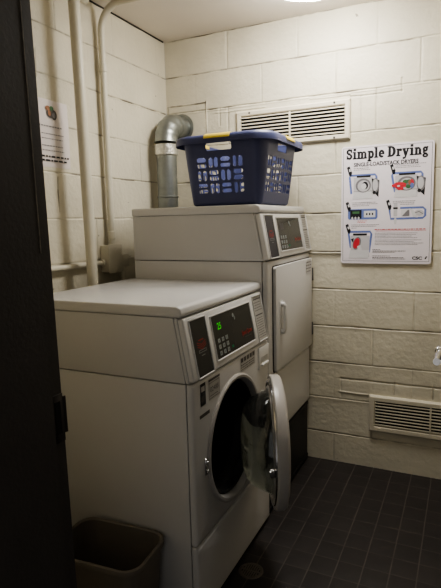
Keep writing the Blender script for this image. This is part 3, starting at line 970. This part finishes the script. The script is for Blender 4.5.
# border
D.stroke([(U(.022), Vv(.978)), (U(.978), Vv(.978)), (U(.978), Vv(.017)), (U(.022), Vv(.017))], .0022, INK, 0, True)
glyph_word(D, 'Simple Drying', U(.055), Vv(.108), .050, INK, U(.89))
D.text('SINGLE-LOAD/STACK DRYERS', U(.49), Vv(.172), .0265, INK, width=U(.70), bold=.03, align='c')
def hand(u, v):
    x, y = U(u), Vv(v)
    D.poly([(x-.002, y), (x+.012, y+.006), (x+.024, y-.026), (x+.008, y-.034)], INK)
    D.poly([(x+.008, y-.010), (x+.016, y-.007), (x+.020, y-.020), (x+.012, y-.023)], PALE, .0003)
    D.poly([(x+.006, y-.028), (x+.026, y-.024), (x+.022, y-.044), (x+.012, y-.046)], INK, .0001)
def blueline(pts, w=.0105): D.stroke([(U(a), Vv(b)) for a, b in pts], w, BLUE, .0001)
def machine(u0, v0, u1, v1, clothes):
    x0, x1, y0, y1 = U(u0), U(u1), Vv(v1), Vv(v0); w = x1-x0; h = y1-y0
    D.rect(x0, y0, x0+w*.74, y1, LG, .0003)
    D.poly([(x0-w*.04, y0), (x0+w*.74, y0), (x0+w*.70, y0+h*.34), (x0+w*.02, y0+h*.34)], PALE, .0005)
    D.rect(x0+w*.12, y1-h*.0, x0+w*.66, y1+h*.09, INK, .0005)
    D.rect(x0, y0+h*.34, x0+w*.74, y0+h*.36, GREY, .0004)
    D.ell(x0+w*.38, y0+h*.62, w*.30, h*.33, GREY, .0006)
    D.ell(x0+w*.39, y0+h*.60, w*.23, h*.26, LG, .0008)
    D.ell(x0+w*.45, y0+h*.62, w*.12, h*.18, INK if not clothes else GRN, .0010)
    D.ell(x0+w*.40, y0+h*.58, w*.10, h*.14, PALE if not clothes else GREY, .0012)
    D.poly([(x0+w*.70, y1-h*.06), (x0+w*1.0, y1-h*.16), (x0+w*.97, y0+h*.05), (x0+w*.74, y0+h*.36)], INK, .0004)
    D.ell(x0+w*.85, y0+h*.60, w*.14, h*.34, GREY, .0006); D.ell(x0+w*.84, y0+h*.62, w*.10, h*.27, LG, .0008)
    D.ell(x0+w*.80, y0+h*.28, w*.06, h*.08, INK, .0009)
    if clothes:
        D.ell(x0+w*.34, y0+h*.70, w*.09, h*.09, GRN, .0014); D.ell(x0+w*.54, y0+h*.66, w*.08, h*.14, RED, .0014)
        D.ell(x0+w*.56, y0+h*.52, w*.06, h*.12, BLUE, .0015); D.ell(x0+w*.44, y0+h*.48, w*.08, h*.09, GRN, .0015); D.ell(x0+w*.48, y0+h*.68, w*.05, h*.08, ORG, .0016)
        D.stroke([(x0-w*.10, y0+h*.52), (x0+w*.05, y0+h*.60), (x0+w*.22, y0+h*.58), (x0+w*.36, y0+h*.54)], [h*.10, h*.18, h*.22, h*.16], RED, .0018)
        D.stroke([(x0+w*.0, y0+h*.50), (x0+w*.14, y0+h*.40), (x0+w*.28, y0+h*.40)], [h*.06, h*.14, h*.12], RED, .0017)
        D.ell(x0+w*.12, y0+h*.52, w*.05, h*.04, PALE, .0020)
def fine(u0, u1, v, n, m=GREY, h=.0026, rag=.3, dv=.013): D.lines(U(u0), U(u1), Vv(v), n, dv*PH, m, h, rag, .0003)
hand(.065, .175); fine(.14, .36, .190, 1, INK); fine(.14, .40, .203, 1)
blueline([(.115, .40), (.095, .262), (.10, .245), (.38, .245), (.395, .262), (.40, .33)])
machine(.14, .265, .43, .445, False)
hand(.545, .178); fine(.60, .93, .178, 3)
blueline([(.60, .40), (.565, .262), (.575, .245), (.87, .245), (.885, .262), (.885, .30)])
machine(.60, .265, .92, .445, True)
hand(.055, .475); fine(.13, .45, .478, 2); fine(.13, .34, .505, 1)
D.poly([(U(a), Vv(b)) for a, b in ((.09, .53), (.40, .53), (.415, .545), (.415, .605), (.40, .62), (.09, .62), (.078, .605), (.078, .545))], BLUE, .0001)
D.rect(U(.105), Vv(.612), U(.235), Vv(.538), INK, .0004); D.rect(U(.262), Vv(.602), U(.39), Vv(.548), PALE, .0004)
for q in range(3):
    D.ell(U(.295+q*.032), Vv(.575), .004, .006, INK, .0007); D.ell(U(.130+q*.036), Vv(.608), .005, .007, PALE, .0007)
D.rect(U(.13), Vv(.57), U(.21), Vv(.55), GRN, .0006)
fine(.19, .30, .635, 2, RED)
hand(.51, .470); fine(.58, .90, .478, 2); fine(.66, .84, .505, 1)
D.stroke([(U(a), Vv(b)) for a, b in ((.545, .545), (.56, .62), (.90, .618), (.925, .60), (.925, .55), (.90, .532), (.66, .532))], .010, BLUE, .0001)
D.rect(U(.59), Vv(.60), U(.63), Vv(.49), LG, .0004); D.rect(U(.585), Vv(.54), U(.635), Vv(.525), INK, .0006); D.ell(U(.61), Vv(.64), .007, .016, PALE, .0005)
D.rect(U(.67), Vv(.60), U(.76), Vv(.545), PALE, .0004); D.poly([(U(.68), Vv(.60)), (U(.74), Vv(.55)), (U(.76), Vv(.55)), (U(.76), Vv(.60))], GREY, .0006)
D.poly([(U(.76), Vv(.535)), (U(.80), Vv(.55)), (U(.85), Vv(.615)), (U(.80), Vv(.61))], PALE, .0008)
D.ell(U(.86), Vv(.575), .022, .014, LG, .0006); D.stroke([(U(.82), Vv(.575)), (U(.86), Vv(.565)), (U(.90), Vv(.585))], .004, GREY, .0009)
hand(.055, .665); fine(.12, .50, .668, 2); fine(.12, .20, .695, 1)
blueline([(.115, .865), (.09, .745), (.10, .725), (.335, .725), (.35, .745), (.325, .905)])
D.rect(U(.115), Vv(.945), U(.33), Vv(.76), LG, .0003); D.poly([(U(.09), Vv(.955)), (U(.315), Vv(.955)), (U(.33), Vv(.885)), (U(.11), Vv(.885))], PALE, .0005)
D.rect(U(.14), Vv(.757), U(.30), Vv(.74), INK, .0005)
D.ell(U(.185), Vv(.825), .020, .034, GREY, .0006, rot=-.3); D.ell(U(.18), Vv(.825), .015, .028, RED, .0008, rot=-.3); D.poly([(U(.115), Vv(.79)), (U(.15), Vv(.78)), (U(.14), Vv(.82))], INK, .0009)
D.poly([(U(.19), Vv(.85)), (U(.23), Vv(.84)), (U(.25), Vv(.90)), (U(.20), Vv(.90))], PALE, .0010)
fine(.385, .945, .712, 1, RED, .0042, .02); fine(.40, .95, .722, 1, RED, .0022, .05)
fine(.39, .86, .742, 4, GREY, .0024); fine(.39, .92, .80, 4, GREY, .0024)
fine(.365, .48, .880, 1, INK); fine(.365, .74, .894, 1, INK, .003, .05); fine(.365, .70, .904, 1, INK)
fine(.365, .56, .936, 1, INK); fine(.365, .72, .950, 1, INK, .003, .05); fine(.365, .74, .961, 1, INK)
D.text('CSC', U(.80), Vv(.962), .021, INK, width=U(.105), bold=.04)
D.poly([(U(.93), Vv(.958)), (U(.945), Vv(.935)), (U(.96), Vv(.935)), (U(.945), Vv(.958))], INK, .0002)
obj('printed_artwork', bm, ['ink', 'inkgrey', 'inklight', 'blue', 'palegrey', 'inkred', 'inkgreen', 'orange'], sheet, smooth=0)

# ------------------------------------------------------------------ paper notice on the left wall
NY0, NY1, NZ0, NZ1 = -1.082, -.868, 1.606, 1.89
notice = thing('paper_notice', 'white paper notice with an emblem and small print taped to the left wall', 'notice', (0, (NY0+NY1)/2, NZ0))
bm = nbm()
n = 8
A = []
for i in range(n+1):
    z = NZ0+(NZ1-NZ0)*i/n; x = .0012+.003*math.sin(i/n*PI)
    A.append([bm.verts.new((x+.0006*math.cos(j), NY0+(NY1-NY0)*j/4, z)) for j in range(5)])
for a, b in zip(A, A[1:]):
    for j in range(4): bm.faces.new((a[j], a[j+1], b[j+1], b[j]))
sh = obj('sheet', bm, 'notice', notice)
bm = nbm(); NW, NH = NY1-NY0, NZ1-NZ0
# facing +x, reading toward +y
D = Draw(bm, frame((.0056, NY0, NZ0), (0, 1, 0), (0, 0, 1)), .0)
cx, cy = NW*.50, NH*.80
D.ell(cx, cy, .027, .020, 1); D.ell(cx-.018, cy+.020, .014, .010, 2, .0003); D.ell(cx+.004, cy+.022, .012, .009, 3, .0004); D.ell(cx+.017, cy-.004, .017, .021, 1, .0005); D.ell(cx-.010, cy, .009, .012, 2, .0006); D.ell(cx+.016, cy-.006, .009, .012, 0, .0007)
obj('emblem', bm, ['inkgrey', 'greytext', 'orange', 'inkgreen', 'ink'], sh, smooth=0)
bm = nbm(); D = Draw(bm, frame((.0056, NY0, NZ0), (0, 1, 0), (0, 0, 1)), .0)
D.lines(NW*.14, NW*.80, NH*.595, 1, .01, 0, .0055, .05)
obj('heading', bm, ['inkgrey', 'greytext', 'orange', 'inkgreen', 'ink'], sh, smooth=0)
bm = nbm(); D = Draw(bm, frame((.0056, NY0, NZ0), (0, 1, 0), (0, 0, 1)), .0)
for v_ in (.485, .415): D.lines(NW*.20, NW*.84, NH*v_, 1, .01, 0, .0040, .1)
obj('body_text', bm, ['inkgrey', 'greytext', 'orange', 'inkgreen', 'ink'], sh, smooth=0)
bm = nbm(); D = Draw(bm, frame((.0056, NY0, NZ0), (0, 1, 0), (0, 0, 1)), .0)
for v_ in (.31, .24): D.lines(NW*.20, NW*.84, NH*v_, 1, .01, 0, .0040, .1)
obj('body_text', bm, ['inkgrey', 'greytext', 'orange', 'inkgreen', 'ink'], sh, smooth=0)
bm = nbm(); D = Draw(bm, frame((.0056, NY0, NZ0), (0, 1, 0), (0, 0, 1)), .0)
for v_ in (.145, .085): D.lines(NW*.04, NW*.97, NH*v_, 1, .01, 4, .0075, .12)
obj('footer_text', bm, ['inkgrey', 'greytext', 'orange', 'inkgreen', 'ink'], sh, smooth=0)

# ------------------------------------------------------------------ waste bin
bin_ = thing('waste_bin', 'taupe rectangular plastic waste bin on the floor beside the washer', 'waste bin', (.60, -1.505, 0))
def bin_loops(bm, specs, cx, cy, rot):
    R_ = Matrix.Rotation(rot, 3, 'Z'); rings = []
    for hx, hy, z, r in specs:
        P = rrect(0, 0, hx, hy, r, 8)
        rings.append([bm.verts.new(Vector((cx, cy, 0))+R_ @ Vector((a, b, 0))+Vector((0, 0, z))) for a, b in P])
    for a, b in zip(rings, rings[1:]):
        for k in range(len(a)):
            k2 = (k+1) % len(a); bm.faces.new((a[k], a[k2], b[k2], b[k]))
    return rings
bm = nbm()
hx, hy = .168, .112
rg = bin_loops(bm, [(hx-.032, hy-.028, .002, .03), (hx-.028, hy-.024, .006, .035), (hx-.006, hy-.006, .295, .05), (hx-.010, hy-.010, .295, .047), (hx-.032, hy-.028, .010, .03)], .612, -1.500, .07)
bm.faces.new(rg[0][::-1]); bm.faces.new(rg[-1])
bmesh.ops.recalc_face_normals(bm, faces=bm.faces)
obj('bin_body', bm, 'bin', bin_)
bm = nbm()
rg = bin_loops(bm, [(hx-.008, hy-.008, .293, .05), (hx+.003, hy+.003, .291, .058), (hx+.005, hy+.005, .300, .06), (hx+.003, hy+.003, .310, .058), (hx-.003, hy-.003, .3125, .055), (hx-.009, hy-.009, .308, .05), (hx-.010, hy-.010, .294, .047)], .612, -1.500, .07)
bmesh.ops.recalc_face_normals(bm, faces=bm.faces)
obj('rim', bm, 'bin', bin_)

# ------------------------------------------------------------------ floor drain
dn = thing('floor_drain', 'small round slotted metal drain cover in the floor tiles', 'floor drain', (.935, -1.05, .0))
bm = nbm()
lathe(bm, [(.036, .0005), (.036, .003), (.045, .0035), (.049, .0005)], (.935, -1.05, 0), (0, 0, 1), 40)
obj('ring', bm, 'drain', dn)
bm = nbm()
lathe(bm, [(0, .0015), (.036, .0015)], (.935, -1.05, 0), (0, 0, 1), 32, m=1)
for k in range(-4, 5):
    x = k*.009; h = math.sqrt(max(0, .0365**2-x*x))
    if k % 2 == 0 or True:
        box(bm, .935+x-.0030, .935+x+.0030, -1.05-h, -1.05+h, .0012, .0032)
box(bm, .935-.036, .935+.036, -1.053, -1.047, .0012, .0034)
obj('grate', bm, ['drain', 'void'], dn, smooth=0)

# ------------------------------------------------------------------ ceiling lamp and light
LXc, LYc = 1.015, -.472
lamp = thing('ceiling_lamp', 'round glowing dome ceiling light at the top edge above the vent', 'ceiling lamp', (LXc, LYc, HC))
bm = nbm(); lathe(bm, [(0, 0), (.205, 0), (.205, -.014), (.195, -.018), (0, -.018)], (LXc, LYc, HC), (0, 0, 1), 48)
obj('base', bm, 'lampbase', lamp)
bm = nbm(); lathe(bm, [(.195, -.016), (.196, -.040), (.180, -.062), (.13, -.080), (.065, -.090), (0, -.092)], (LXc, LYc, HC), (0, 0, 1), 48)
obj('glass_dome', bm, 'lamp', lamp)
M['lamp'].node_tree.nodes['Principled BSDF'].inputs['Emission Strength'].default_value = 42

w = bpy.data.worlds.new('world'); SC.world = w; w.use_nodes = True
w.node_tree.nodes['Background'].inputs[0].default_value = lin((255, 252, 248)); w.node_tree.nodes['Background'].inputs[1].default_value = .40

# ------------------------------------------------------------------ camera
f, cx, cy, cz, yaw, pitch, roll = 515.0957, 1.6501, -2.7503, 1.3524, .4483, -.1390, -.0244
F = Vector((-math.sin(yaw)*math.cos(pitch), math.cos(yaw)*math.cos(pitch), math.sin(pitch)))
Rv = F.cross(Vector((0, 0, 1))).normalized(); Uv = Rv.cross(F)
R2 = Rv*math.cos(roll)+Uv*math.sin(roll); U2 = -Rv*math.sin(roll)+Uv*math.cos(roll)
cam = bpy.data.cameras.new('camera'); co = bpy.data.objects.new('camera', cam); COL.objects.link(co)
Q = Matrix((R2, U2, -F)).transposed().to_4x4(); Q.translation = Vector((cx, cy, cz)); co.matrix_world = Q
cam.sensor_fit = 'VERTICAL'; cam.sensor_height = 36; cam.lens = f/588*36; cam.clip_start = .02
SC.camera = co
SC.view_settings.view_transform = 'AgX'; SC.view_settings.look = 'AgX - Medium High Contrast'; SC.view_settings.exposure = 0.38
